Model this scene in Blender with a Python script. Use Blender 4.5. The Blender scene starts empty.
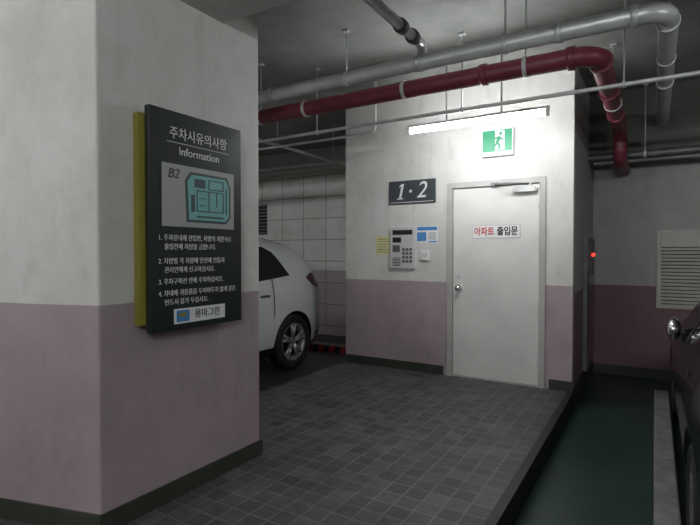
import bpy, bmesh, math, random
from mathutils import Vector, Matrix
random.seed(4)
S = bpy.context.scene
try:
    S.view_settings.view_transform = 'Standard'
except Exception: pass
LOW = -0.17     # lower parking floor
CEIL = 3.2
WALL_Y = 5.2    # door wall plane
XL, XR = -3.26, -0.67

# ---------------------------------------------------------------- materials
def mat(name, col, rough=0.6, metal=0.0, var=0.0, vscale=4.0, bump=0.0, emit=None, es=1.0, coat=0.0):
    m = bpy.data.materials.new(name); m.use_nodes = True
    nt = m.node_tree; N = nt.nodes; L = nt.links
    b = N['Principled BSDF']
    b.inputs['Base Color'].default_value = (*col, 1)
    b.inputs['Roughness'].default_value = rough
    b.inputs['Metallic'].default_value = metal
    if coat: b.inputs['Coat Weight'].default_value = coat
    if emit:
        b.inputs['Emission Color'].default_value = (*emit, 1)
        b.inputs['Emission Strength'].default_value = es
    if var > 0:
        g = N.new('ShaderNodeNewGeometry')
        n = N.new('ShaderNodeTexNoise'); n.inputs['Scale'].default_value = vscale
        n.inputs['Detail'].default_value = 8; n.inputs['Roughness'].default_value = 0.65
        L.new(g.outputs['Position'], n.inputs['Vector'])
        r = N.new('ShaderNodeValToRGB')
        r.color_ramp.elements[0].position = 0.3; r.color_ramp.elements[1].position = 0.7
        r.color_ramp.elements[0].color = (*[c*(1-var) for c in col], 1)
        r.color_ramp.elements[1].color = (*[min(1, c*(1+var*0.5)) for c in col], 1)
        L.new(n.outputs['Fac'], r.inputs['Fac']); L.new(r.outputs['Color'], b.inputs['Base Color'])
        if bump:
            bp = N.new('ShaderNodeBump'); bp.inputs['Strength'].default_value = bump; bp.inputs['Distance'].default_value = 0.01
            L.new(n.outputs['Fac'], bp.inputs['Height']); L.new(bp.outputs['Normal'], b.inputs['Normal'])
    return m

def wallmat(name, split, top, bot, blocks=False):
    m = bpy.data.materials.new(name); m.use_nodes = True
    nt = m.node_tree; N = nt.nodes; L = nt.links; b = N['Principled BSDF']
    b.inputs['Roughness'].default_value = 0.62
    g = N.new('ShaderNodeNewGeometry'); sx = N.new('ShaderNodeSeparateXYZ'); L.new(g.outputs['Position'], sx.inputs[0])
    ns = N.new('ShaderNodeTexNoise'); ns.inputs['Scale'].default_value = 9; ns.inputs['Detail'].default_value = 4
    L.new(g.outputs['Position'], ns.inputs['Vector'])
    wob = N.new('ShaderNodeMath'); wob.operation = 'MULTIPLY_ADD'; wob.inputs[1].default_value = 0.008
    L.new(ns.outputs['Fac'], wob.inputs[0]); L.new(sx.outputs['Z'], wob.inputs[2])
    gt = N.new('ShaderNodeMath'); gt.operation = 'GREATER_THAN'; gt.inputs[1].default_value = split + 0.004
    L.new(wob.outputs[0], gt.inputs[0])
    mx = N.new('ShaderNodeMix'); mx.data_type = 'RGBA'
    mx.inputs[6].default_value = (*bot, 1); mx.inputs[7].default_value = (*top, 1)
    L.new(gt.outputs[0], mx.inputs[0])
    n2 = N.new('ShaderNodeTexNoise'); n2.inputs['Scale'].default_value = 1.9; n2.inputs['Detail'].default_value = 10; n2.inputs['Roughness'].default_value = 0.75
    L.new(g.outputs['Position'], n2.inputs['Vector'])
    r2 = N.new('ShaderNodeValToRGB'); r2.color_ramp.elements[0].position = 0.30; r2.color_ramp.elements[1].position = 0.60
    r2.color_ramp.elements[0].color = (0.76, 0.755, 0.73, 1); r2.color_ramp.elements[1].color = (1, 1, 1, 1)
    L.new(n2.outputs['Fac'], r2.inputs['Fac'])
    m2 = N.new('ShaderNodeMix'); m2.data_type = 'RGBA'; m2.blend_type = 'MULTIPLY'; m2.inputs[0].default_value = 0.8
    L.new(mx.outputs[2], m2.inputs[6]); L.new(r2.outputs['Color'], m2.inputs[7])
    mp = N.new('ShaderNodeMapping'); mp.inputs['Scale'].default_value = (6, 6, 2.2); L.new(g.outputs['Position'], mp.inputs[0])
    n3 = N.new('ShaderNodeTexNoise'); n3.inputs['Scale'].default_value = 1.6; n3.inputs['Detail'].default_value = 8
    L.new(mp.outputs[0], n3.inputs['Vector'])
    r3 = N.new('ShaderNodeValToRGB'); r3.color_ramp.elements[0].position = 0.28; r3.color_ramp.elements[1].position = 0.46
    r3.color_ramp.elements[0].color = (0.70, 0.69, 0.68, 1); r3.color_ramp.elements[1].color = (1, 1, 1, 1)
    L.new(n3.outputs['Fac'], r3.inputs['Fac'])
    m3 = N.new('ShaderNodeMix'); m3.data_type = 'RGBA'; m3.blend_type = 'MULTIPLY'; m3.inputs[0].default_value = 0.38
    L.new(m2.outputs[2], m3.inputs[6]); L.new(r3.outputs['Color'], m3.inputs[7])
    out = m3.outputs[2]
    if blocks:
        cb = N.new('ShaderNodeCombineXYZ'); L.new(sx.outputs['X'], cb.inputs[0]); L.new(sx.outputs['Z'], cb.inputs[1])
        br = N.new('ShaderNodeTexBrick'); br.offset = 0.0; br.inputs['Scale'].default_value = 1
        br.inputs['Brick Width'].default_value = 0.52; br.inputs['Row Height'].default_value = 0.4
        br.inputs['Mortar Size'].default_value = 0.010
        br.inputs['Color1'].default_value = (1, 1, 1, 1); br.inputs['Color2'].default_value = (0.92, 0.92, 0.92, 1)
        br.inputs['Mortar'].default_value = (0.48, 0.47, 0.45, 1)
        L.new(cb.outputs[0], br.inputs['Vector'])
        m4 = N.new('ShaderNodeMix'); m4.data_type = 'RGBA'; m4.blend_type = 'MULTIPLY'; m4.inputs[0].default_value = 1
        L.new(out, m4.inputs[6]); L.new(br.outputs['Color'], m4.inputs[7]); out = m4.outputs[2]
    L.new(out, b.inputs['Base Color'])
    bp = N.new('ShaderNodeBump'); bp.inputs['Strength'].default_value = 0.12; bp.inputs['Distance'].default_value = 0.01
    n5 = N.new('ShaderNodeTexNoise'); n5.inputs['Scale'].default_value = 35; L.new(g.outputs['Position'], n5.inputs['Vector'])
    L.new(n5.outputs['Fac'], bp.inputs['Height']); L.new(bp.outputs['Normal'], b.inputs['Normal'])
    return m

def tilemat():
    m = bpy.data.materials.new('paver_tiles'); m.use_nodes = True
    nt = m.node_tree; N = nt.nodes; L = nt.links; b = N['Principled BSDF']
    g = N.new('ShaderNodeNewGeometry')
    br = N.new('ShaderNodeTexBrick'); br.offset = 0.0; br.inputs['Scale'].default_value = 1
    br.inputs['Brick Width'].default_value = 0.118; br.inputs['Row Height'].default_value = 0.118
    br.inputs['Mortar Size'].default_value = 0.0055; br.inputs['Mortar Smooth'].default_value = 0.2
    br.inputs['Color1'].default_value = (0.042, 0.040, 0.044, 1); br.inputs['Color2'].default_value = (0.085, 0.081, 0.087, 1)
    br.inputs['Mortar'].default_value = (0.120, 0.116, 0.121, 1)
    L.new(g.outputs['Position'], br.inputs['Vector'])
    n = N.new('ShaderNodeTexNoise'); n.inputs['Scale'].default_value = 3.4; n.inputs['Detail'].default_value = 14; n.inputs['Roughness'].default_value = .85
    L.new(g.outputs['Position'], n.inputs['Vector'])
    r = N.new('ShaderNodeValToRGB'); r.color_ramp.elements[0].position = 0.32; r.color_ramp.elements[1].position = 0.68
    r.color_ramp.elements[0].color = (0.4, 0.4, 0.4, 1); r.color_ramp.elements[1].color = (1.4, 1.38, 1.38, 1)
    L.new(n.outputs['Fac'], r.inputs['Fac'])
    mx = N.new('ShaderNodeMix'); mx.data_type = 'RGBA'; mx.blend_type = 'MULTIPLY'; mx.inputs[0].default_value = 1
    L.new(br.outputs['Color'], mx.inputs[6]); L.new(r.outputs['Color'], mx.inputs[7]); L.new(mx.outputs[2], b.inputs['Base Color'])
    b.inputs['Roughness'].default_value = 0.55
    bp = N.new('ShaderNodeBump'); bp.inputs['Strength'].default_value = 0.6; bp.inputs['Distance'].default_value = 0.004
    n6 = N.new('ShaderNodeTexNoise'); n6.inputs['Scale'].default_value = 60; n6.inputs['Detail'].default_value = 4
    L.new(g.outputs['Position'], n6.inputs['Vector'])
    L.new(n6.outputs['Fac'], bp.inputs['Height']); L.new(bp.outputs['Normal'], b.inputs['Normal'])
    return m

WHITE = (0.615, 0.605, 0.57); PINK = (0.375, 0.300, 0.318)
M_wall = wallmat('wall_paint', 1.03, WHITE, PINK)
M_pillar = wallmat('pillar_paint', 1.10, WHITE, PINK)
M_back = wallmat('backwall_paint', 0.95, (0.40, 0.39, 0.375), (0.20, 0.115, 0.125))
M_block = wallmat('block_wall_paint', 1.03, WHITE, PINK, blocks=True)
M_base = mat('olive_skirting', (0.038, 0.042, 0.030), 0.5, var=0.3, vscale=8)
M_tile = tilemat()
M_green = mat('green_epoxy', (0.015, 0.042, 0.029), 0.4, var=0.4, vscale=2.5)
M_park = mat('dark_parking_floor', (0.03, 0.031, 0.03), 0.45, var=0.35, vscale=2.5)
M_edge = mat('black_rubber_nosing', (0.008, 0.008, 0.008), 0.6)
M_ceil = mat('ceiling_concrete', (0.22, 0.22, 0.205), 0.8, var=0.4, vscale=1.5, bump=0.2)
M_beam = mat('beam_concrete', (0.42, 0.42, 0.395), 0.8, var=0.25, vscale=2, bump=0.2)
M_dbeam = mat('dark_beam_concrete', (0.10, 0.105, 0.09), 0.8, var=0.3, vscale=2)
M_conc = mat('curb_concrete', (0.22, 0.215, 0.20), 0.8, var=0.4, vscale=7, bump=0.3)
M_line = mat('worn_white_line', (0.3, 0.3, 0.29), 0.6, var=0.4, vscale=12)
M_steel = mat('galvanised_steel', (0.62, 0.635, 0.625), 0.38, 0.3, var=0.22, vscale=6)
M_dsteel = mat('dull_steel', (0.17, 0.17, 0.17), 0.5, 0.4, var=0.3, vscale=9)
M_red = mat('red_pipe_paint', (0.18, 0.030, 0.048), 0.42, var=0.3, vscale=5)
M_door = mat('white_steel_door_paint', (0.66, 0.65, 0.61), 0.42, var=0.10, vscale=3)
M_frame = mat('door_frame_paint', (0.42, 0.41, 0.385), 0.45, var=0.15, vscale=5)
M_chrome = mat('chrome', (0.75, 0.75, 0.75), 0.15, 1.0)
M_black = mat('black_plastic', (0.012, 0.012, 0.013), 0.45)
M_board = mat('black_green_board', (0.010, 0.017, 0.014), 0.4)
M_yellow = mat('olive_yellow_panel', (0.27, 0.245, 0.03), 0.5)
M_white = mat('white_plastic', (0.74, 0.74, 0.73), 0.4)
M_txt = mat('white_lettering', (0.72, 0.72, 0.70), 0.5)
M_txtk = mat('black_lettering', (0.015, 0.015, 0.015), 0.5)
M_txtr = mat('red_lettering', (0.45, 0.03, 0.03), 0.5)
M_map = mat('map_paper', (0.36, 0.36, 0.35), 0.45)
M_teal = mat('map_teal', (0.18, 0.44, 0.43), 0.5)
M_gdark = mat('map_dark', (0.05, 0.07, 0.07), 0.5)
M_blue = mat('notice_blue', (0.06, 0.22, 0.48), 0.5)
M_ynote = mat('notice_yellow', (0.62, 0.60, 0.30), 0.6)
M_plate = mat('dark_number_plate', (0.06, 0.07, 0.075), 0.35, 0.3)
M_silver = mat('silver_panel', (0.60, 0.60, 0.58), 0.4, 0.2)
M_exit = mat('exit_green', (0.01, 0.20, 0.09), 0.4, emit=(0.02, 0.42, 0.18), es=0.15)
M_exitw = mat('exit_white', (0.6, 0.66, 0.62), 0.4, emit=(0.75, 0.9, 0.8), es=0.15)
M_redled = mat('red_led', (0.5, 0.02, 0.02), 0.3, emit=(1, 0.05, 0.03), es=2)
M_vent = mat('vent_cream', (0.50, 0.48, 0.44), 0.5, var=0.15, vscale=6)
M_void = mat('dark_void', (0.008, 0.008, 0.008), 0.9)
M_glassw = mat('window_dark_glass', (0.03, 0.035, 0.035), 0.15)
M_carw = mat('white_car_paint', (0.76, 0.77, 0.77), 0.25, coat=0.6)
M_cark = mat('black_car_paint', (0.007, 0.007, 0.008), 0.25, coat=0.5)
M_cglass = mat('tinted_car_glass', (0.008, 0.010, 0.012), 0.06)
M_tire = mat('tire_rubber', (0.015, 0.015, 0.015), 0.75)
M_alloy = mat('alloy_wheel', (0.48, 0.48, 0.49), 0.3, 0.7)
M_tail = mat('tail_lamp_red', (0.09, 0.010, 0.014), 0.12, coat=0.5)
M_lamp = mat('headlamp_glass', (0.45, 0.47, 0.48), 0.12, 0.5)
M_stop = mat('stopper_red', (0.28, 0.02, 0.02), 0.5)

# ---------------------------------------------------------------- helpers
def link(o, parent=None):
    S.collection.objects.link(o)
    if parent: o.parent = parent
    return o
def group(name):
    e = bpy.data.objects.new(name, None); e.empty_display_size = 0.1
    return link(e)
def bx(bm, x0, x1, y0, y1, z0, z1, mi=0):
    r = bmesh.ops.create_cube(bm, size=1.0)
    for v in r['verts']:
        v.co = Vector((x0+(v.co.x+.5)*(x1-x0), y0+(v.co.y+.5)*(y1-y0), z0+(v.co.z+.5)*(z1-z0)))
    for f in set(f for v in r['verts'] for f in v.link_faces): f.material_index = mi
def cy(bm, p0, p1, r0, r1=None, seg=20, mi=0):
    r1 = r0 if r1 is None else r1
    p0 = Vector(p0); p1 = Vector(p1); d = p1-p0
    r = bmesh.ops.create_cone(bm, cap_ends=True, segments=seg, radius1=r0, radius2=r1, depth=d.length)
    q = Vector((0, 0, 1)).rotation_difference(d.normalized()).to_matrix().to_4x4()
    M = Matrix.Translation((p0+p1)/2) @ q
    for v in r['verts']: v.co = M @ v.co
    for f in set(f for v in r['verts'] for f in v.link_faces):
        f.material_index = mi; f.smooth = len(f.verts) == 4
def sp(bm, c, r, sc=(1, 1, 1), mi=0, seg=16):
    q = bmesh.ops.create_uvsphere(bm, u_segments=seg, v_segments=seg//2+2, radius=r)
    for v in q['verts']: v.co = Vector((v.co.x*sc[0]+c[0], v.co.y*sc[1]+c[1], v.co.z*sc[2]+c[2]))
    for f in set(f for v in q['verts'] for f in v.link_faces): f.material_index = mi; f.smooth = True
def prism(bm, poly, z0, z1):
    a = [bm.verts.new((x, y, z0)) for x, y in poly]; c = [bm.verts.new((x, y, z1)) for x, y in poly]; n = len(poly)
    bm.faces.new(list(reversed(a))); bm.faces.new(c)
    for i in range(n): bm.faces.new((a[i], a[(i+1) % n], c[(i+1) % n], c[i]))
def fin(name, bm, mats, parent=None, bevel=0.0):
    me = bpy.data.meshes.new(name); bm.normal_update(); bm.to_mesh(me); bm.free()
    for m in (mats if isinstance(mats, (list, tuple)) else [mats]): me.materials.append(m)
    o = link(bpy.data.objects.new(name, me), parent)
    if bevel:
        md = o.modifiers.new('bevel', 'BEVEL'); md.width = bevel; md.segments = 2; md.limit_method = 'ANGLE'
    return o
def box(name, m, x0, x1, y0, y1, z0, z1, parent=None, bevel=0.0):
    bm = bmesh.new(); bx(bm, x0, x1, y0, y1, z0, z1); return fin(name, bm, m, parent, bevel)
def text(name, s, size, loc, m, parent, facing='-Y', align='CENTER', shear=0, ext=0.0012, sx=1.0, bold=0.0):
    c = bpy.data.curves.new(name, 'FONT'); c.body = s; c.size = size; c.align_x = align; c.align_y = 'CENTER'
    c.extrude = ext; c.shear = shear; c.offset = bold
    c.materials.append(m)
    o = link(bpy.data.objects.new(name, c), parent)
    o.location = loc
    o.rotation_euler = (math.pi/2, 0, 0) if facing == '-Y' else (math.pi/2, 0, math.pi/2)
    o.scale = (sx, 1, 1)
    return o
def fillet(pts, r, n=8):
    pts = [Vector(p) for p in pts]; out = [pts[0]]
    for i in range(1, len(pts)-1):
        a, b, c = pts[i-1], pts[i], pts[i+1]
        d1 = (a-b).normalized(); d2 = (c-b).normalized(); ang = d1.angle(d2)
        if ang > 3.1: out.append(b); continue
        t = min(r/math.tan(ang/2), (a-b).length*.49, (c-b).length*.49)
        rr = t*math.tan(ang/2)
        p1 = b+d1*t; p2 = b+d2*t
        cen = b+(d1+d2).normalized()*(rr/math.sin(ang/2))
        for k in range(n+1):
            u = k/n
            v = (p1-cen).normalized().slerp((p2-cen).normalized(), u)
            out.append(cen+v*rr)
    out.append(pts[-1]); return out
def pipe(name, pts, r, m, parent=None, fr=0.1):
    P = fillet(pts, fr) if len(pts) > 2 else [Vector(p) for p in pts]
    c = bpy.data.curves.new(name, 'CURVE'); c.dimensions = '3D'; c.bevel_depth = r; c.bevel_resolution = 6; c.use_fill_caps = True
    s = c.splines.new('POLY'); s.points.add(len(P)-1)
    for i, p in enumerate(P): s.points[i].co = (*p, 1)
    s.use_smooth = True
    c.materials.append(m)
    return link(bpy.data.objects.new(name, c), parent)

# ---------------------------------------------------------------- shell
box('floor', [M_park], -9, XR, -4, 8.2, LOW-0.15, LOW)
box('floor_driveway', [M_green], XR, 4.0, -4, 8.2, LOW-0.15, LOW)
bm = bmesh.new(); bx(bm, XL, XR-0.04, -3.5, WALL_Y+0.12, LOW, 0)
fin('floor_platform', bm, M_tile)
box('trim_1', M_edge, XR-0.04, XR+0.015, -3.5, WALL_Y, LOW, 0.004)
box('ceiling', M_ceil, -9, 4, -4, 8.2, CEIL, CEIL+0.2)
box('wall_left', M_block, -9.2, -9, -4, 8.2, LOW-0.1, CEIL)
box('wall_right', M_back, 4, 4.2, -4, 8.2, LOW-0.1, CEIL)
box('wall_rear', M_wall, -9.2, 4.2, -4.2, -4, LOW-0.1, CEIL)
WY = 7.6
bm = bmesh.new()
wx0, wx1, wz0, wz1 = -7.35, -6.62, 1.72, 2.32
bx(bm, -9, wx0, WY, WY+.2, LOW, CEIL); bx(bm, wx1, XL+0.12, WY, WY+.2, LOW, CEIL)
bx(bm, wx0, wx1, WY, WY+.2, LOW, wz0); bx(bm, wx0, wx1, WY, WY+.2, wz1, CEIL)
fin('wall_back', bm, M_block)
w = group('window_1')
box('pane', M_glassw, wx0, wx1, WY+.1, WY+.12, wz0, wz1, w)
bm = bmesh.new()
for i in range(9):
    z = wz0+0.03+i*0.068; bx(bm, wx0, wx1, WY+.03, WY+.06, z, z+0.018)
for x in (wx0, (wx0+wx1)/2-.015, wx1-.03): bx(bm, x, x+.03, WY+.02, WY+.09, wz0, wz1)
fin('louvre_bars', bm, M_dsteel, w)
# door wall
DX0, DX1, DZ = -1.93, -0.93, 2.10
bm = bmesh.new()
bx(bm, XL, DX0, WALL_Y, WALL_Y+.12, 0, CEIL); bx(bm, DX1, XR, WALL_Y, WALL_Y+.12, 0, CEIL)
bx(bm, DX0, DX1, WALL_Y, WALL_Y+.12, DZ, CEIL)
fin('wall_front', bm, M_wall)
box('wall_core_left', M_wall, XL, XL+.12, WALL_Y+.12, WY, LOW, CEIL)
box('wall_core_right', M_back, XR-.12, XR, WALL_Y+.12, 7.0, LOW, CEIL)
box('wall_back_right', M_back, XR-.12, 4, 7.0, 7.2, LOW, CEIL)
bm = bmesh.new()
bx(bm, XL, DX0-0.05, WALL_Y-.012, WALL_Y, 0, .10); bx(bm, DX1+.05, XR, WALL_Y-.012, WALL_Y, 0, .10)
fin('baseboard_front', bm, M_base)
box('baseboard_core_right', M_base, XR, XR+.012, WALL_Y, 7.0, LOW, .02)
box('baseboard_back_right', M_base, XR+.012, 4, 6.988, 7.0, LOW, -.05)
# pillar
PX1 = -2.24
PC = [(PX1, 1.37), (PX1, 2.49), (-3.70, 2.49), (-3.70, 0.95)]
bm = bmesh.new(); prism(bm, list(PC), LOW, CEIL)
fin('pillar', bm, M_pillar, bevel=0.012)
bm = bmesh.new()
prism(bm, [(PX1+.012, 1.358), (PX1+.012, 2.502), (XL, 2.502), (XL, 1.07)], 0.0, .10)
fin('baseboard_pillar', bm, M_base)
# beams
box('ceiling_beam', M_beam, -9, 4, 1.50, 2.18, 2.74, CEIL)
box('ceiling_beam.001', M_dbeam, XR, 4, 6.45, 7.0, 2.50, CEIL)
box('ceiling_beam.002', M_beam, -9, XL, 7.2, 7.6, 2.86, CEIL)
# curb
bm = bmesh.new()
y = -3.0
while y < 5.5:
    bx(bm, 0.01, 0.135, y, y+0.985, LOW, LOW+0.11); y += 1.0
fin('curb', bm, M_conc, bevel=0.012)
bm = bmesh.new(); bx(bm, -8.5, -3.63, 6.75, 6.87, LOW, LOW+.004)
fin('parking_line', bm, M_line)

# ---------------------------------------------------------------- door
d = group('door_1')
bm = bmesh.new()
fw = 0.05
bx(bm, DX0-.01, DX0+fw, WALL_Y-.02, WALL_Y+.10, 0, DZ+.01); bx(bm, DX1-fw, DX1+.01, WALL_Y-.02, WALL_Y+.10, 0, DZ+.01)
bx(bm, DX0+fw, DX1-fw, WALL_Y-.02, WALL_Y+.10, DZ-fw, DZ+.01)
bx(bm, DX0+fw, DX1-fw, WALL_Y-.01, WALL_Y+.10, 0, .015)
fin('frame', bm, M_frame, d, 0.003)
box('leaf', M_door, DX0+fw+.004, DX1-fw-.004, WALL_Y+.004, WALL_Y+.047, .018, DZ-fw-.004, d, 0.003)
bm = bmesh.new()
kx, kz = DX0+fw+.07, 0.97
cy(bm, (kx, WALL_Y+.006, kz), (kx, WALL_Y-.004, kz), .036, seg=24)
cy(bm, (kx, WALL_Y, kz), (kx, WALL_Y-.04, kz), .012)
sp(bm, (kx, WALL_Y-.05, kz), .032, (1, .8, 1))
fin('knob', bm, M_chrome, d)
bm = bmesh.new(); cy(bm, (kx, WALL_Y+.006, kz+.13), (kx, WALL_Y-.008, kz+.13), .02, seg=20)
fin('deadbolt', bm, M_steel, d)
bm = bmesh.new()
bx(bm, -1.22, -1.02, WALL_Y-.05, WALL_Y+.004, 1.965, 2.02)
bx(bm, -1.24, -1.0, WALL_Y-.03, WALL_Y+.004, 1.975, 2.01)
cy(bm, (-1.07, WALL_Y-.02, 2.02), (-1.07, WALL_Y-.02, 2.05), .014)
fin('closer_body', bm, M_silver, d, 0.004)
bm = bmesh.new()
cy(bm, (-1.07, WALL_Y-.02, 2.045), (-1.28, WALL_Y-.17, 2.045), .010)
cy(bm, (-1.28, WALL_Y-.17, 2.045), (-1.42, WALL_Y-.02, 2.06), .010)
bx(bm, -1.46, -1.38, WALL_Y-.035, WALL_Y-.018, 2.045, 2.08)
fin('closer_arm', bm, M_dsteel, d)
bm = bmesh.new()
for z in (.25, 1.85): cy(bm, (DX1-fw-.004, WALL_Y, z-.05), (DX1-fw-.004, WALL_Y, z+.05), .009)
fin('hinges', bm, M_steel, d)
sg = group('door_sign')
box('edge', M_frame, -1.665, -1.165, WALL_Y-.001, WALL_Y+.0038, 1.505, 1.64, sg)
box('plate', M_white, -1.66, -1.17, WALL_Y-.002, WALL_Y-.001, 1.51, 1.635, sg)
text('text_a', '아파트', .098, (-1.535, WALL_Y-.0035, 1.572), M_txtr, sg, sx=.8, bold=.002)
text('text_b', '출입문', .098, (-1.295, WALL_Y-.0035, 1.572), M_txtk, sg, sx=.8, bold=.002)

# ---------------------------------------------------------------- exit sign
e = group('exit_sign')
EX, EZ = -1.39, 2.49
box('housing', M_white, EX-.16, EX+.16, WALL_Y-.05, WALL_Y, EZ-.14, EZ+.14, e, .006)
box('panel', M_exit, EX-.15, EX+.15, WALL_Y-.054, WALL_Y-.049, EZ-.095, EZ+.125, e)
bm = bmesh.new()
yy = WALL_Y-.057
def flat(bm, pts, y, t=.002):
    vs = [bm.verts.new((p[0], y, p[1])) for p in pts]
    f = bm.faces.new(vs)
    r = bmesh.ops.extrude_face_region(bm, geom=[f])
    for v in r['geom']:
        if isinstance(v, bmesh.types.BMVert): v.co.y += t
flat(bm, [(EX-.02, EZ-.085), (EX+.075, EZ-.085), (EX+.075, EZ+.115), (EX-.02, EZ+.115)], yy)
fin('doorway_pictogram', bm, M_exitw, e)
bm = bmesh.new()
def limb(a, b, w, y):
    a = Vector((EX+a[0], EZ+a[1])); b = Vector((EX+b[0], EZ+b[1])); n = (b-a).normalized(); n = Vector((-n.y, n.x))*w/2
    flat(bm, [tuple(a-n), tuple(b-n), tuple(b+n), tuple(a+n)], y, .001)
y2 = yy-.002
limb((0.025, .055), (.0, -.01), .036, y2); limb((0, -.01), (.03, -.04), .022, y2); limb((.03, -.04), (.015, -.08), .020, y2)
limb((0, -.01), (-.03, -.045), .022, y2); limb((-.03, -.045), (-.065, -.05), .018, y2)
limb((.02, .05), (-.025, .035), .015, y2); limb((-.025, .035), (-.04, .0), .014, y2); limb((.025, .05), (.05, .02), .015, y2); limb((.05, .02), (.068, .035), .013, y2)
flat(bm, [(EX+.037+.018*math.cos(k*math.pi/6), EZ+.085+.018*math.sin(k*math.pi/6)) for k in range(12)], y2, .001)
fin('running_figure', bm, M_exit, e)
bm = bmesh.new(); bx(bm, EX-.13, EX+.13, WALL_Y-.055, WALL_Y-.05, EZ-.13, EZ-.105)
fin('lower_strip', bm, M_exitw, e)

# ---------------------------------------------------------------- number sign
s = group('number_sign')
box('plate', M_plate, -2.655, -2.075, WALL_Y-.02, WALL_Y, 1.915, 2.18, s, .004)
NUM = bmesh.new()
def serif_one(cx, cz, h):
    w_ = h*.16; k = .22
    def P(x, z): return (cx+x+(z)*k, cz+z)
    flat(NUM, [P(-w_/2, -h/2), P(w_/2, -h/2), P(w_/2, h/2), P(-w_/2, h/2)], WALL_Y-.0235)
    flat(NUM, [P(-w_*1.4, -h/2), P(w_*1.4, -h/2), P(w_*1.4, -h/2+h*.07), P(-w_*1.4, -h/2+h*.07)], WALL_Y-.0236)
    flat(NUM, [P(-w_/2, h*.5), P(-w_*1.5, h*.32), P(-w_*1.3, h*.28), P(-w_/2, h*.36)], WALL_Y-.0237)
serif_one(-2.49, 2.055, .175)
flat(NUM, [(-2.375+.018*math.cos(k*math.pi/6), 2.055+.018*math.sin(k*math.pi/6)) for k in range(12)], WALL_Y-.0235)
fin('numeral_one', NUM, M_txt, s)
text('numeral_two', '2', .26, (-2.245, WALL_Y-.0215, 2.055), M_txt, s, shear=.25, sx=.95)
bm = bmesh.new(); bx(bm, -2.63, -2.10, WALL_Y-.022, WALL_Y-.02, 1.928, 1.934); fin('rule', bm, M_txt, s)

# intercom
ic = group('door_intercom')
box('face', M_silver, -2.635, -2.315, WALL_Y-.028, WALL_Y, 1.17, 1.645, ic, .006)
bm = bmesh.new()
bx(bm, -2.60, -2.35, WALL_Y-.031, WALL_Y-.028, 1.56, 1.615)
bx(bm, -2.60, -2.49, WALL_Y-.031, WALL_Y-.028, 1.47, 1.53)
fin('display', bm, M_black, ic)
bm = bmesh.new()
for i in range(3):
    for j in range(4): bx(bm, -2.475+i*.045, -2.443+i*.045, WALL_Y-.034, WALL_Y-.028, 1.24+j*.045, 1.27+j*.045)
bx(bm, -2.60, -2.505, WALL_Y-.031, WALL_Y-.028, 1.36, 1.44)
fin('keypad', bm, M_dsteel, ic, .002)
bm = bmesh.new()
for i in range(6): bx(bm, -2.60, -2.50, WALL_Y-.030, WALL_Y-.028, 1.20+i*.018, 1.207+i*.018)
fin('speaker_slots', bm, M_black, ic)
n = group('wall_notice')
box('sheet', M_ynote, -2.83, -2.65, WALL_Y-.003, WALL_Y, 1.33, 1.555, n)
bm = bmesh.new()
for i in range(6): bx(bm, -2.81, -2.67-random.random()*.05, WALL_Y-.004, WALL_Y-.003, 1.36+i*.03, 1.366+i*.03)
fin('print', bm, M_txtk, n)
n = group('wall_notice.001')
box('sheet', M_white, -2.31, -2.05, WALL_Y-.003, WALL_Y, 1.46, 1.655, n)
bm = bmesh.new(); bx(bm, -2.30, -2.06, WALL_Y-.005, WALL_Y-.003, 1.605, 1.645); bx(bm, -2.30, -2.19, WALL_Y-.005, WALL_Y-.003, 1.485, 1.585); bx(bm, -2.16, -2.06, WALL_Y-.005, WALL_Y-.003, 1.47, 1.485)
fin('print_blue', bm, M_blue, n)
bm = bmesh.new()
for i in range(4): bx(bm, -2.165, -2.075, WALL_Y-.004, WALL_Y-.003, 1.505+i*.022, 1.511+i*.022)
fin('print_text', bm, M_txtk, n)
n = group('card_reader')
box('body', M_white, -2.25, -2.15, WALL_Y-.022, WALL_Y, 1.265, 1.385, n, .008)
bm = bmesh.new(); bx(bm, -2.23, -2.17, WALL_Y-.024, WALL_Y-.022, 1.30, 1.35); fin('sensor', bm, M_silver, n)

# ---------------------------------------------------------------- information board on pillar
b = group('information_board')
OY, OZ = 2.03, 1.52
def bb(name, m, x0, x1, y0, y1, z0, z1, bev=0): return box(name, m, x0, x1, y0-OY, y1-OY, z0-OZ, z1-OZ, b, bev)
bb('back_panel', M_yellow, 0, .045, 1.655, 2.33, .95, 2.09)
bb('front_panel', M_board, .045, .085, 1.69, 2.37, .905, 2.135, .004)
FX = .0865
def bt(name, s_, size, y, z, m, align='CENTER', **k): return text(name, s_, size, (FX+k.pop('dx', 0), y-OY, z-OZ), m, b, '+X', align, **k)
YC = 2.03
bt('title_korean', '주차시유의사항', .074, YC, 2.01, M_txt, sx=.90)
bt('title_english', 'Information', .064, YC, 1.915, M_txt)
bb('title_rule', M_txt, FX-.002, FX, 1.80, 2.26, 1.960, 1.963)
bb('map_sheet', M_map, FX-.002, FX+.002, 1.765, 2.30, 1.49, 1.84)
bt('level_label', 'B2', .075, 1.84, 1.785, M_txtk, dx=.0025, shear=.2)
def quad_yz(bm, pts, x, t=.0015):
    vs = [bm.verts.new((x, p[0]-OY, p[1]+.02-OZ)) for p in pts]; f = bm.faces.new(vs)
    r = bmesh.ops.extrude_face_region(bm, geom=[f])
    for v in r['geom']:
        if isinstance(v, bmesh.types.BMVert): v.co.x += t
bm = bmesh.new()
quad_yz(bm, [(1.93, 1.50), (2.23, 1.50), (2.27, 1.54), (2.27, 1.73), (2.24, 1.79), (1.96, 1.79), (1.92, 1.74)], FX+.002)
fin('map_outline', bm, M_gdark, b)
bm = bmesh.new()
quad_yz(bm, [(1.945, 1.515), (2.222, 1.515), (2.255, 1.545), (2.255, 1.725), (2.23, 1.775), (1.965, 1.775), (1.935, 1.735)], FX+.0036)
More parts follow.
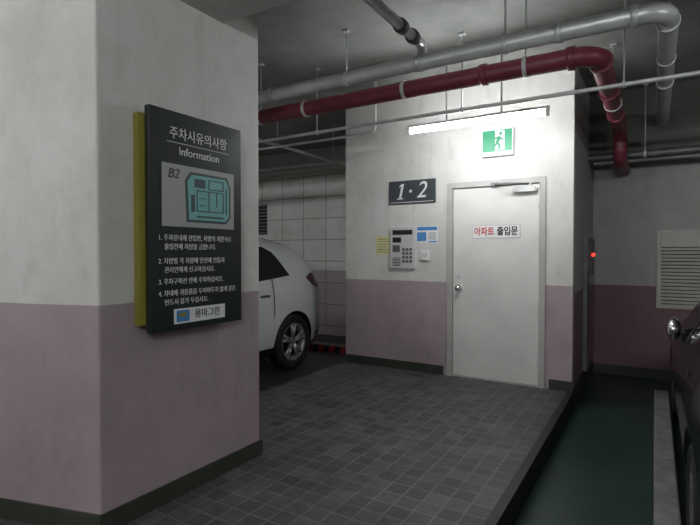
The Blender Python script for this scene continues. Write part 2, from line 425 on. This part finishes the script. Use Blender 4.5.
fin('map_area', bm, M_teal, b)
bm = bmesh.new()
R = [(1.985, 2.065, 1.705, 1.755), (1.96, 1.985, 1.56, 1.66), (2.0, 2.21, 1.53, 1.54), (2.228, 2.236, 1.56, 1.72)]
for (y0, y1, z0, z1) in [(2.0, 2.21, 1.565, 1.69), (2.09, 2.21, 1.70, 1.76)]:
    R += [(y0, y1, z0, z0+.006), (y0, y1, z1-.006, z1), (y0, y0+.006, z0, z1), (y1-.006, y1, z0, z1)]
R += [(2.09, 2.096, 1.565, 1.69), (2.15, 2.156, 1.60, 1.69), (2.02, 2.07, 1.60, 1.605), (2.02, 2.07, 1.64, 1.645)]
for (y0, y1, z0, z1) in R:
    quad_yz(bm, [(y0, z0), (y1, z0), (y1, z1), (y0, z1)], FX+.0052)
fin('map_rooms', bm, M_gdark, b)
lines = ['1. 주차장내에 진입한, 차량의 제한속도', '    출입전에 차량을 금합니다.', '2. 차량별 각 차량에 안전에 만들지', '    관리인에게 신고하십시오.', '3. 주차구획선 안에 주차하십시오.', '4. 차내에 귀중품을 두어야두지 않게 문은', '    반드시 잠가 두십시오.']
zz = [1.425, 1.375, 1.295, 1.245, 1.18, 1.115, 1.065]
for i, (l, z) in enumerate(zip(lines, zz)):
    bt('rule_line_%d' % (i+1), l, .038, 1.74, z, M_txt, 'LEFT', sx=.90)
bb('logo_plate', M_white, FX-.002, FX+.002, 1.84, 2.22, .94, 1.025)
bb('logo_mark', M_blue, FX+.002, FX+.0035, 1.855, 1.945, .95, 1.015)
bb('logo_mark_accent', M_yellow, FX+.0035, FX+.0045, 1.87, 1.92, .98, 1.0)
bt('logo_text', '용마그린', .056, 2.08, .983, M_txtk, dx=.003, sx=.95)
b.location = (PX1+.0005, 1.915, 1.518); b.scale = (.95, .95, .94)

# ---------------------------------------------------------------- vent grille
v = group('vent_grille')
vx0, vx1, vz0, vz1, vy = 0.02, 0.95, 0.69, 1.62, 7.0
bm = bmesh.new()
bx(bm, vx0, vx0+.05, vy-.03, vy, vz0, vz1); bx(bm, vx1-.05, vx1, vy-.03, vy, vz0, vz1)
bx(bm, vx0+.05, vx1-.05, vy-.03, vy, vz0, vz0+.05); bx(bm, vx0+.05, vx1-.05, vy-.03, vy, vz1-.2, vz1)
fin('rim', bm, M_vent, v, .004)
box('void', M_void, vx0+.05, vx1-.05, vy-.004, vy, vz0+.05, vz1-.2, v)
bm = bmesh.new()
z = vz0+.06
while z < vz1-.22:
    vs = [bm.verts.new(c) for c in [(vx0+.05, vy-.028, z), (vx1-.05, vy-.028, z), (vx1-.05, vy-.008, z+.028), (vx0+.05, vy-.008, z+.028)]]
    f = bm.faces.new(vs); r = bmesh.ops.extrude_face_region(bm, geom=[f])
    for q in r['geom']:
        if isinstance(q, bmesh.types.BMVert): q.co.z += .004
    z += .042
fin('slats', bm, M_vent, v)
v = group('fire_alarm_panel')
FA = XR+.001
box('cabinet', M_dsteel, FA, FA+.05, 5.95, 6.65, .05, 1.52, v, .006)
box('door_glass', M_glassw, FA+.05, FA+.056, 6.0, 6.6, .12, 1.1, v)
box('upper_plate', M_dsteel, FA+.05, FA+.056, 6.02, 6.58, 1.18, 1.46, v)
bm = bmesh.new(); sp(bm, (FA+.07, 6.3, 1.33), .022); fin('lamp', bm, M_redled, v)

# ---------------------------------------------------------------- pipes
def collars(name, pts, axis, r, m, parent, w=.04):
    bm = bmesh.new()
    for p in pts:
        p = Vector(p); a = Vector(axis)*w/2
        cy(bm, p-a, p+a, r, seg=24)
    return fin(name, bm, m, parent)
def hangers(name, pts, r, parent, top=CEIL-.001):
    bm = bmesh.new()
    for (x, y, z, ax) in pts:
        cy(bm, (x, y, z+r), (x, y, top), .006, seg=8)
        a = Vector((.014, 0, 0)) if ax == 'X' else Vector((0, .014, 0))
        cy(bm, Vector((x, y, z))-a, Vector((x, y, z))+a, r+.006, seg=20)
        bx(bm, x-.025, x+.025, y-.025, y+.025, top-.012, top)
    return fin(name, bm, M_steel, parent)
g = group('silver_pipe')
SY, SZ, SR = 3.52, 2.80, .058
pipe('run', [(-8.99, SY, SZ), (.06, SY, SZ), (.06, 6.44, SZ)], SR, M_steel, g, .14)
collars('joints', [(-3.0, SY, SZ), (-1.55, SY, SZ), (-.55, SY, SZ), (-.12, SY, SZ)], (1, 0, 0), SR+.008, M_steel, g)
collars('joints_b', [(.06, 3.72, SZ), (.06, 5.0, SZ)], (0, 1, 0), SR+.008, M_steel, g)
hangers('hanger_rods', [(-3.9, SY, SZ, 'X'), (-2.2, SY, SZ, 'X'), (-.9, SY, SZ, 'X'), (.06, 4.4, SZ, 'Y')], SR, g)
g = group('red_pipe')
RY, RZ, RR = 3.70, 2.68, .068
RX = -.33
pipe('run', [(-8.99, RY, RZ), (RX, RY, RZ), (RX, 6.15, RZ), (RX, 6.15, 2.36), (RX, 6.99, 2.36)], RR, M_red, g, .15)
collars('joints', [(-3.6, RY, RZ), (-1.1, RY, RZ), (RX-.17, RY, RZ)], (1, 0, 0), RR+.012, M_red, g, .05)
collars('joints_b', [(RX, RY+.17, RZ), (RX, 4.6, RZ), (RX, 5.4, RZ)], (0, 1, 0), RR+.012, M_red, g, .05)
collars('clamp_bands', [(-2.75, RY, RZ), (-1.75, RY, RZ)], (1, 0, 0), RR+.006, M_steel, g, .03)
hangers('hanger_rods', [(-3.3, RY, RZ, 'X'), (-.8, RY, RZ, 'X'), (RX, 5.0, RZ, 'Y')], RR, g)
g = group('branch_pipe')
pipe('run', [(-1.52, 2.19, 2.93), (-1.52, SY+.0, 2.93), (-1.52, SY, 2.84)], .036, M_steel, g, .05)
collars('couplings', [(-1.52, 3.35, 2.93), (-1.52, 3.15, 2.93)], (0, 1, 0), .05, M_dsteel, g, .06)
g = group('conduit')
CY_, CZ_ = 4.08, 2.56
pipe('run', [(-8.99, CY_, CZ_), (3.99, CY_, CZ_)], .016, M_steel, g)
hangers('clamps', [(-2.9, CY_, CZ_, 'X'), (-1.4, CY_, CZ_, 'X'), (-.2, CY_, CZ_, 'X')], .016, g)
g = group('conduit.001')
pipe('run', [(-8.99, 4.75, 2.66), (-2.6, 4.75, 2.66), (-2.6, 4.75, CEIL-.001)], .014, M_steel, g, .06)
g = group('conduit.002')
pipe('run', [(-4.1, 7.19, 2.72), (-4.1, 3.0, 2.72)], .02, M_steel, g)
hangers('clamps', [(-4.1, 6.2, 2.72, 'Y'), (-4.1, 4.9, 2.72, 'Y')], .02, g)
g = group('conduit.003')
pipe('run', [(-8.99, 6.6, 2.80), (XL-.001, 6.6, 2.80)], .022, M_steel, g)
g = group('drain_pipe')
pipe('run', [(XR+.001, 6.35, 2.44), (3.99, 6.35, 2.44)], .035, M_dsteel, g)
hangers('clamps', [(-.1, 6.35, 2.44, 'X'), (.9, 6.35, 2.44, 'X')], .035, g)
g = group('sprinkler')
bm = bmesh.new()
cy(bm, (-.95, 3.1, CEIL-.001), (-.95, 3.1, CEIL-.1), .012, seg=10); cy(bm, (-.95, 3.1, CEIL-.1), (-.95, 3.1, CEIL-.14), .02, .008, seg=12)
cy(bm, (-.95, 3.1, CEIL-.16), (-.95, 3.1, CEIL-.165), .03, seg=16); cy(bm, (-.95, 3.1, CEIL-.14), (-.95, 3.1, CEIL-.165), .004, seg=8)
cy(bm, (-.95, 3.1, CEIL-.001), (-.95, 3.1, CEIL-.012), .04, seg=20)
fin('head', bm, M_steel, g)

# ---------------------------------------------------------------- fluorescent fixtures (light comes from the glowing tubes)
def fixture(name, x0, x1, y, z, strength, top=CEIL-.001, tubew=.016):
    g = group(name)
    c = (x0+x1)/2
    mt = mat('fluorescent_tube_glow', (1, 1, 1), 0.4, emit=(0.94, 0.975, 1.0), es=strength)
    bm = bmesh.new()
    bx(bm, x0, x1, y-.018, y+.018, z+.035, z+.06)
    bx(bm, x0, x0+.03, y-.02, y+.02, z-.02, z+.035); bx(bm, x1-.03, x1, y-.02, y+.02, z-.02, z+.035)
    fin('batten', bm, M_white, g, .004)
    bm = bmesh.new(); cy(bm, (x0+.03, y, z), (x1-.03, y, z), tubew, seg=16); fin('tube', bm, mt, g)
    bm = bmesh.new()
    for x in (c-.25, c+.25): cy(bm, (x, y, z+.06), (x, y, top), .008, seg=8)
    fin('stems', bm, M_steel, g)
    return g
fixture('fluorescent_light', -2.03, -.75, 4.35, 2.505, 145)
fixture('fluorescent_light.001', -4.1, -2.8, -1.3, 2.60, 270)
fixture('fluorescent_light.002', -.5, .8, -1.0, 2.55, 310)
fixture('added_fill_light_left', -7.1, -5.8, 3.2, 2.6, 240)  # added fill tube, hidden behind the pillar, to light the car bay
fixture('added_fill_light_right', 1.2, 2.5, 2.75, 2.55, 120)  # invented tube outside the frame, brightens pipes, right back wall and green floor

# ---------------------------------------------------------------- cars
def interp(tab, x):
    if x <= tab[0][0]: return tab[0][1]
    for (a, va), (b_, vb) in zip(tab, tab[1:]):
        if x <= b_:
            t = (x-a)/(b_-a); return va+(vb-va)*t
    return tab[-1][1]
def sm(tab, x, w=.06):
    return sum(interp(tab, x+w*k) for k in (-1, -.5, 0, .5, 1))/5
def build_car(name, P, paint, loc, rot):
    root = group(name); Lc = P['L']
    top = P['top']; W = P['W']; sz = P['s']; bot = P['bot']
    def zt(y): return sm(top, y, .05)
    def hw(y, z, ht=None):
        ht = zt(y) if ht is None else ht
        d_ = max(0, (ht-z)/P['rd']); f = 1.0
        if d_ < 1: f = .84+.16*math.sqrt(max(0, 1-(1-d_)**2))
        return sm(W, y, .03)*sm(sz, z, .04)*f
    NY = 110; NZ = 24; bm = bmesh.new(); rings = []
    for i in range(NY+1):
        u = i/NY; y = Lc*(0.5-0.5*math.cos(math.pi*u))*0.5+Lc*u*0.5
        h = zt(y); b0 = interp(bot, y); pts = []
        for k in range(NZ+1):
            z = b0+(h-b0)*k/NZ; pts.append((hw(y, z, h), z))
        hx = pts[-1][0]
        for q in (.75, .5, .25): pts.append((hx*q, h+.035*(1-q*q)))
        ring = [(x, z) for x, z in pts]+[(0, h+.035)]+[(-x, z) for x, z in reversed(pts)]
        rings.append([bm.verts.new((x, y, z)) for x, z in ring])
    n = len(rings[0])
    for a, c in zip(rings, rings[1:]):
        for k in range(n):
            f = bm.faces.new((a[k], a[(k+1) % n], c[(k+1) % n], c[k])); f.smooth = True
            cz = sum(v.co.z for v in f.verts)/4; cx = sum(v.co.x for v in f.verts)/4; cyy = sum(v.co.y for v in f.verts)/4
            on_top = NZ <= k < n-NZ-1 or (abs(cx) < P['gx'] and cz > zt(cyy)-.12)
            if cz < P['clad']: f.material_index = 1
            for (ya, yb, xm) in P['topglass']:
                if ya < cyy < yb and abs(cx) < xm and cz > P['belt'] and on_top: f.material_index = 2
    bm.faces.new(rings[0]); bm.faces.new(list(reversed(rings[-1])))
    bmesh.ops.recalc_face_normals(bm, faces=bm.faces[:])
    me = bpy.data.meshes.new('body'); bm.to_mesh(me); bm.free()
    mats = [paint, M_black, M_cglass]
    for m in mats: me.materials.append(m)
    body = bpy.data.objects.new('body', me); S.collection.objects.link(body)
    bm = bmesh.new()
    for yw in P['wheels']:
        for sgn in (-1, 1): cy(bm, (sgn*.56, yw, P['wr']), (sgn*1.2, yw, P['wr']), P['wr']+.045, seg=48, mi=1)
    cm = bpy.data.meshes.new('arch_cut'); bm.to_mesh(cm); bm.free()
    for m in mats: cm.materials.append(m)
    co = bpy.data.objects.new('arch_cut', cm); S.collection.objects.link(co)
    md = body.modifiers.new('b', 'BOOLEAN'); md.object = co; md.operation = 'DIFFERENCE'; md.solver = 'EXACT'
    dg = bpy.context.evaluated_depsgraph_get(); dg.update()
    nm = bpy.data.meshes.new_from_object(body.evaluated_get(dg))
    body.modifiers.clear(); body.data = nm
    bpy.data.objects.remove(co)
    try: nm.set_sharp_from_angle(angle=math.radians(38))
    except Exception as ex: print(ex)
    body.parent = root
    def patch(pname, m, ya, yb, zlo, zhi, off=.006, ny=24, nz=6, sides=(1, -1)):
        bm = bmesh.new()
        for sgn in sides:
            g_ = []
            for i in range(ny+1):
                y = ya+(yb-ya)*i/ny; a = zlo(y) if callable(zlo) else zlo; c = zhi(y) if callable(zhi) else zhi
                g_.append([bm.verts.new((sgn*(hw(y, a+(c-a)*k/nz)+off), y, a+(c-a)*k/nz)) for k in range(nz+1)])
            for i in range(ny):
                for k in range(nz):
                    f = bm.faces.new((g_[i][k], g_[i+1][k], g_[i+1][k+1], g_[i][k+1])); f.smooth = True
        bmesh.ops.remove_doubles(bm, verts=bm.verts[:], dist=.0004)
        bmesh.ops.recalc_face_normals(bm, faces=bm.faces[:])
        return fin(pname, bm, m, root)
    for i, (m, ya, yb, lo, hi) in enumerate(P['patches']):
        patch(m.name+'_%d' % i, m, ya, yb, (lambda y, t=lo: interp(t, y)), (lambda y, t=hi: interp(t, y)), off=.006 if m not in (M_black,) else .0085)
    # wheels
    for wi, yw in enumerate(P['wheels']):
        for sgn in (-1, 1):
            cx = sgn*(P['hwmax']-.12); r = P['wr']
            bm = bmesh.new(); seg = 48
            tp = [(.66, .085), (.70, .102), (.86, .108), (.96, .095), (1.0, .07), (1.0, -.07), (.96, -.095), (.80, -.108), (.66, -.10)]
            rr = [[bm.verts.new((cx+sgn*o, yw+r*a*math.cos(t*2*math.pi/seg), r+r*a*math.sin(t*2*math.pi/seg))) for a, o in tp] for t in range(seg)]
            for t in range(seg):
                for k in range(len(tp)-1):
                    f = bm.faces.new((rr[t][k], rr[(t+1) % seg][k], rr[(t+1) % seg][k+1], rr[t][k+1])); f.smooth = True
            bmesh.ops.recalc_face_normals(bm, faces=bm.faces[:])
            fin('tire_%d' % (wi*2+(sgn > 0)), bm, M_tire, root)
            bm = bmesh.new()
            rp = [(.69, .09), (.66, .100), (.62, .087), (.58, .03), (.56, -.09)]
            rr = [[bm.verts.new((cx+sgn*o, yw+r*a*math.cos(t*2*math.pi/seg), r+r*a*math.sin(t*2*math.pi/seg))) for a, o in rp] for t in range(seg)]
            for t in range(seg):
                for k in range(len(rp)-1):
                    f = bm.faces.new((rr[t][k], rr[(t+1) % seg][k], rr[(t+1) % seg][k+1], rr[t][k+1])); f.smooth = True
            cy(bm, (cx+sgn*.03, yw, r), (cx+sgn*.085, yw, r), r*.16, r*.13, seg=24) if sgn > 0 else cy(bm, (cx+sgn*.085, yw, r), (cx+sgn*.03, yw, r), r*.13, r*.16, seg=24)
            for k in range(5):
                for dlt in (-.17, .17):
                    a = k*2*math.pi/5+.3
                    p0 = (cx+sgn*.07, yw+r*.12*math.cos(a), r+r*.12*math.sin(a))
                    p1 = (cx+sgn*.082, yw+r*.64*math.cos(a+dlt), r+r*.64*math.sin(a+dlt))
                    cy(bm, p0, p1, r*.07, r*.05, seg=8)
            bmesh.ops.recalc_face_normals(bm, faces=bm.faces[:])
            fin('alloy_%d' % (wi*2+(sgn > 0)), bm, P.get('alloy', M_alloy), root)
            bm = bmesh.new()
            cy(bm, (cx-.03, yw, r), (cx+.01, yw, r), r*.58, seg=32); fin('brake_%d' % (wi*2+(sgn > 0)), bm, M_black, root)
    # mirrors
    ym, zm = P['mirror']
    for sgn in (-1, 1):
        bm = bmesh.new(); w0 = hw(ym, zm)
        if P.get('folded'):
            cy(bm, (sgn*(w0-.03), ym, zm-.04), (sgn*(w0+.03), ym+.01, zm-.01), .022, seg=12, mi=0)
            sp(bm, (sgn*(w0+.055), ym+.06, zm+.03), .1, (.50, 1.15, .85))
        else:
            cy(bm, (sgn*(w0-.03), ym, zm-.03), (sgn*(w0+.07), ym+.01, zm), .022, seg=12, mi=0)
            sp(bm, (sgn*(w0+.10), ym+.02, zm+.03), .1, (1.0, .55, .75))
        fin('mirror_%d' % (sgn > 0), bm, P['mirmat'], root)
    # plates, grille
    bm = bmesh.new(); bx(bm, -.42, .42, -.012, .02, P['gz'][0], P['gz'][1])
    fin('grille', bm, M_black, root)
    bm = bmesh.new()
    for k in range(3):
        z = P['gz'][0]+(P['gz'][1]-P['gz'][0])*(k+.7)/3.4; bx(bm, -.40, .40, -.018, -.01, z, z+.012)
    fin('grille_bars', bm, M_chrome, root)
    bm = bmesh.new(); bx(bm, -.26, .26, -.022, .02, P['gz'][0]-.15, P['gz'][0]-.04); bx(bm, -.26, .26, Lc-.01, Lc+.012, .52, .63)
    fin('number_plates', bm, M_white, root)
    root.location = loc; root.rotation_euler = (0, 0, rot)
    return root

suv = dict(L=4.45, rd=.18, belt=1.1, clad=.33, gx=.7, hwmax=.915, wr=.36, wheels=(.93, 3.62), mirror=(1.55, 1.12), mirmat=M_carw, gz=(.55, .72),
    top=[(0, .78), (.06, .90), (.3, .99), (.7, 1.05), (1.15, 1.10), (1.25, 1.13), (1.95, 1.56), (2.3, 1.69), (2.9, 1.74), (3.3, 1.72), (3.75, 1.64), (3.98, 1.55), (4.2, 1.32), (4.34, 1.14), (4.42, 1.02), (4.45, .90)],
    W=[(0, .60), (.08, .74), (.25, .84), (.6, .90), (1.2, .915), (3.4, .92), (3.85, .915), (4.12, .88), (4.30, .81), (4.40, .73), (4.45, .64)],
    s=[(.2, .88), (.3, .95), (.45, .99), (.7, 1.0), (.95, .995), (1.1, .975), (1.2, .945), (1.7, .77)],
    bot=[(0, .30), (.2, .22), (3.9, .22), (4.45, .34)],
    topglass=[(1.36, 1.95, .62), (4.0, 4.22, .62)],
    patches=[
        (M_cglass, 1.62, 3.56, [(1.62, 1.12), (2.6, 1.15), (3.56, 1.23)], [(1.62, 1.15), (2.1, 1.48), (2.5, 1.60), (3.15, 1.60), (3.34, 1.52), (3.56, 1.24)]),
        (M_black, 2.50, 2.56, [(2.5, 1.13), (2.56, 1.13)], [(2.5, 1.60), (2.56, 1.60)]),
        (M_black, 2.525, 2.535, [(2.5, .34), (2.56, .34)], [(2.5, 1.14), (2.56, 1.14)]),
        (M_black, 3.19, 3.20, [(3.1, .72), (3.3, .72)], [(3.1, 1.21), (3.3, 1.21)]),
        (M_black, 1.40, 1.41, [(1.3, .34), (1.5, .34)], [(1.3, 1.05), (1.5, 1.05)]),
        (M_tail, 3.92, 4.42, [(3.92, 1.18), (4.08, 1.07), (4.42, .98)], [(3.92, 1.20), (4.06, 1.25), (4.25, 1.22), (4.42, 1.01)]),
        (M_lamp, .07, .55, [(.07, .72), (.55, .86)], [(.07, .84), (.55, .90)]),
        (M_chrome, 2.95, 3.12, [(2.9, .98), (3.2, .98)], [(2.9, 1.01), (3.2, 1.01)]),
        (M_chrome, 2.25, 2.42, [(2.2, .96), (2.5, .96)], [(2.2, .99), (2.5, .99)]),
        (M_black, 4.12, 4.44, [(4.1, .38), (4.45, .40)], [(4.1, .40), (4.45, .56)]),
    ])
build_car('white_suv', suv, M_carw, (-4.90, 1.50, LOW), 0)
sedan = dict(L=4.5, rd=.14, belt=.93, clad=.26, gx=.7, hwmax=.90, wr=.32, wheels=(.90, 3.60), mirror=(1.95, .93), mirmat=M_chrome, gz=(.45, .6), folded=True, alloy=M_dsteel,
    top=[(0, .58), (.06, .68), (.3, .78), (.8, .87), (1.2, .93), (1.3, .95), (2.1, 1.34), (2.5, 1.42), (3.0, 1.41), (3.5, 1.30), (3.95, 1.07), (4.35, 1.03), (4.45, .95), (4.5, .8)],
    W=[(0, .66), (.08, .80), (.25, .87), (.5, .895), (1.2, .90), (3.6, .90), (4.1, .86), (4.35, .78), (4.5, .62)],
    s=[(.18, .9), (.28, .96), (.45, 1.0), (.75, 1.0), (.9, .97), (1.0, .92), (1.42, .72)],
    bot=[(0, .24), (.2, .19), (4.0, .19), (4.5, .3)],
    topglass=[(1.38, 2.08, .60), (3.45, 3.92, .56)],
    patches=[
        (M_cglass, 1.70, 3.60, [(1.7, .95), (3.6, 1.0)], [(1.7, .97), (2.2, 1.26), (2.6, 1.31), (3.0, 1.30), (3.6, 1.02)]),
        (M_black, 2.52, 2.60, [(2.5, .95), (2.6, .96)], [(2.5, 1.31), (2.6, 1.315)]),
        (M_lamp, .06, .30, [(.06, .52), (.30, .64)], [(.06, .62), (.30, .67)]),
        (M_tail, 4.1, 4.46, [(4.1, .80), (4.46, .76)], [(4.1, .86), (4.46, .90)]),
        (M_chrome, 2.3, 2.46, [(2.2, .84), (2.5, .84)], [(2.2, .86), (2.5, .86)]),
        (M_chrome, 3.1, 3.26, [(3, .86), (3.3, .86)], [(3, .88), (3.3, .88)]),
    ])
build_car('black_sedan', sedan, M_cark, (1.04, 6.4, LOW), math.pi)

# wheel stopper
g = group('wheel_stopper')
bm = bmesh.new()
for k, (xa, xb) in enumerate([(-4.75, -3.95), (-5.85, -5.05)]):
    for i in range(8):
        a = xa+(xb-xa)*i/8; c = xa+(xb-xa)*(i+1)/8
        r_ = bmesh.ops.create_cube(bm, size=1)
        for v_ in r_['verts']:
            top_ = v_.co.z > 0
            v_.co = Vector((a if v_.co.x < 0 else c, 6.35+(v_.co.y)*(0.08 if top_ else .15), LOW+(.09 if top_ else 0)))
        for f in set(f for v_ in r_['verts'] for f in v_.link_faces): f.material_index = i % 2
fin('bars', bm, [M_black, M_stop], g)

# ---------------------------------------------------------------- world + camera
w = bpy.data.worlds.new('world'); S.world = w; w.use_nodes = True
w.node_tree.nodes['Background'].inputs[0].default_value = (.5, .52, .55, 1); w.node_tree.nodes['Background'].inputs[1].default_value = .05
cam = bpy.data.cameras.new('camera'); co = link(bpy.data.objects.new('camera', cam)); cam.sensor_width = 36; cam.lens = 495/700*36
co.location = (0, 0, 1.35); co.rotation_euler = (math.radians(90-1.1), 0, math.radians(31.6))
cam.clip_start = .05
S.camera = co
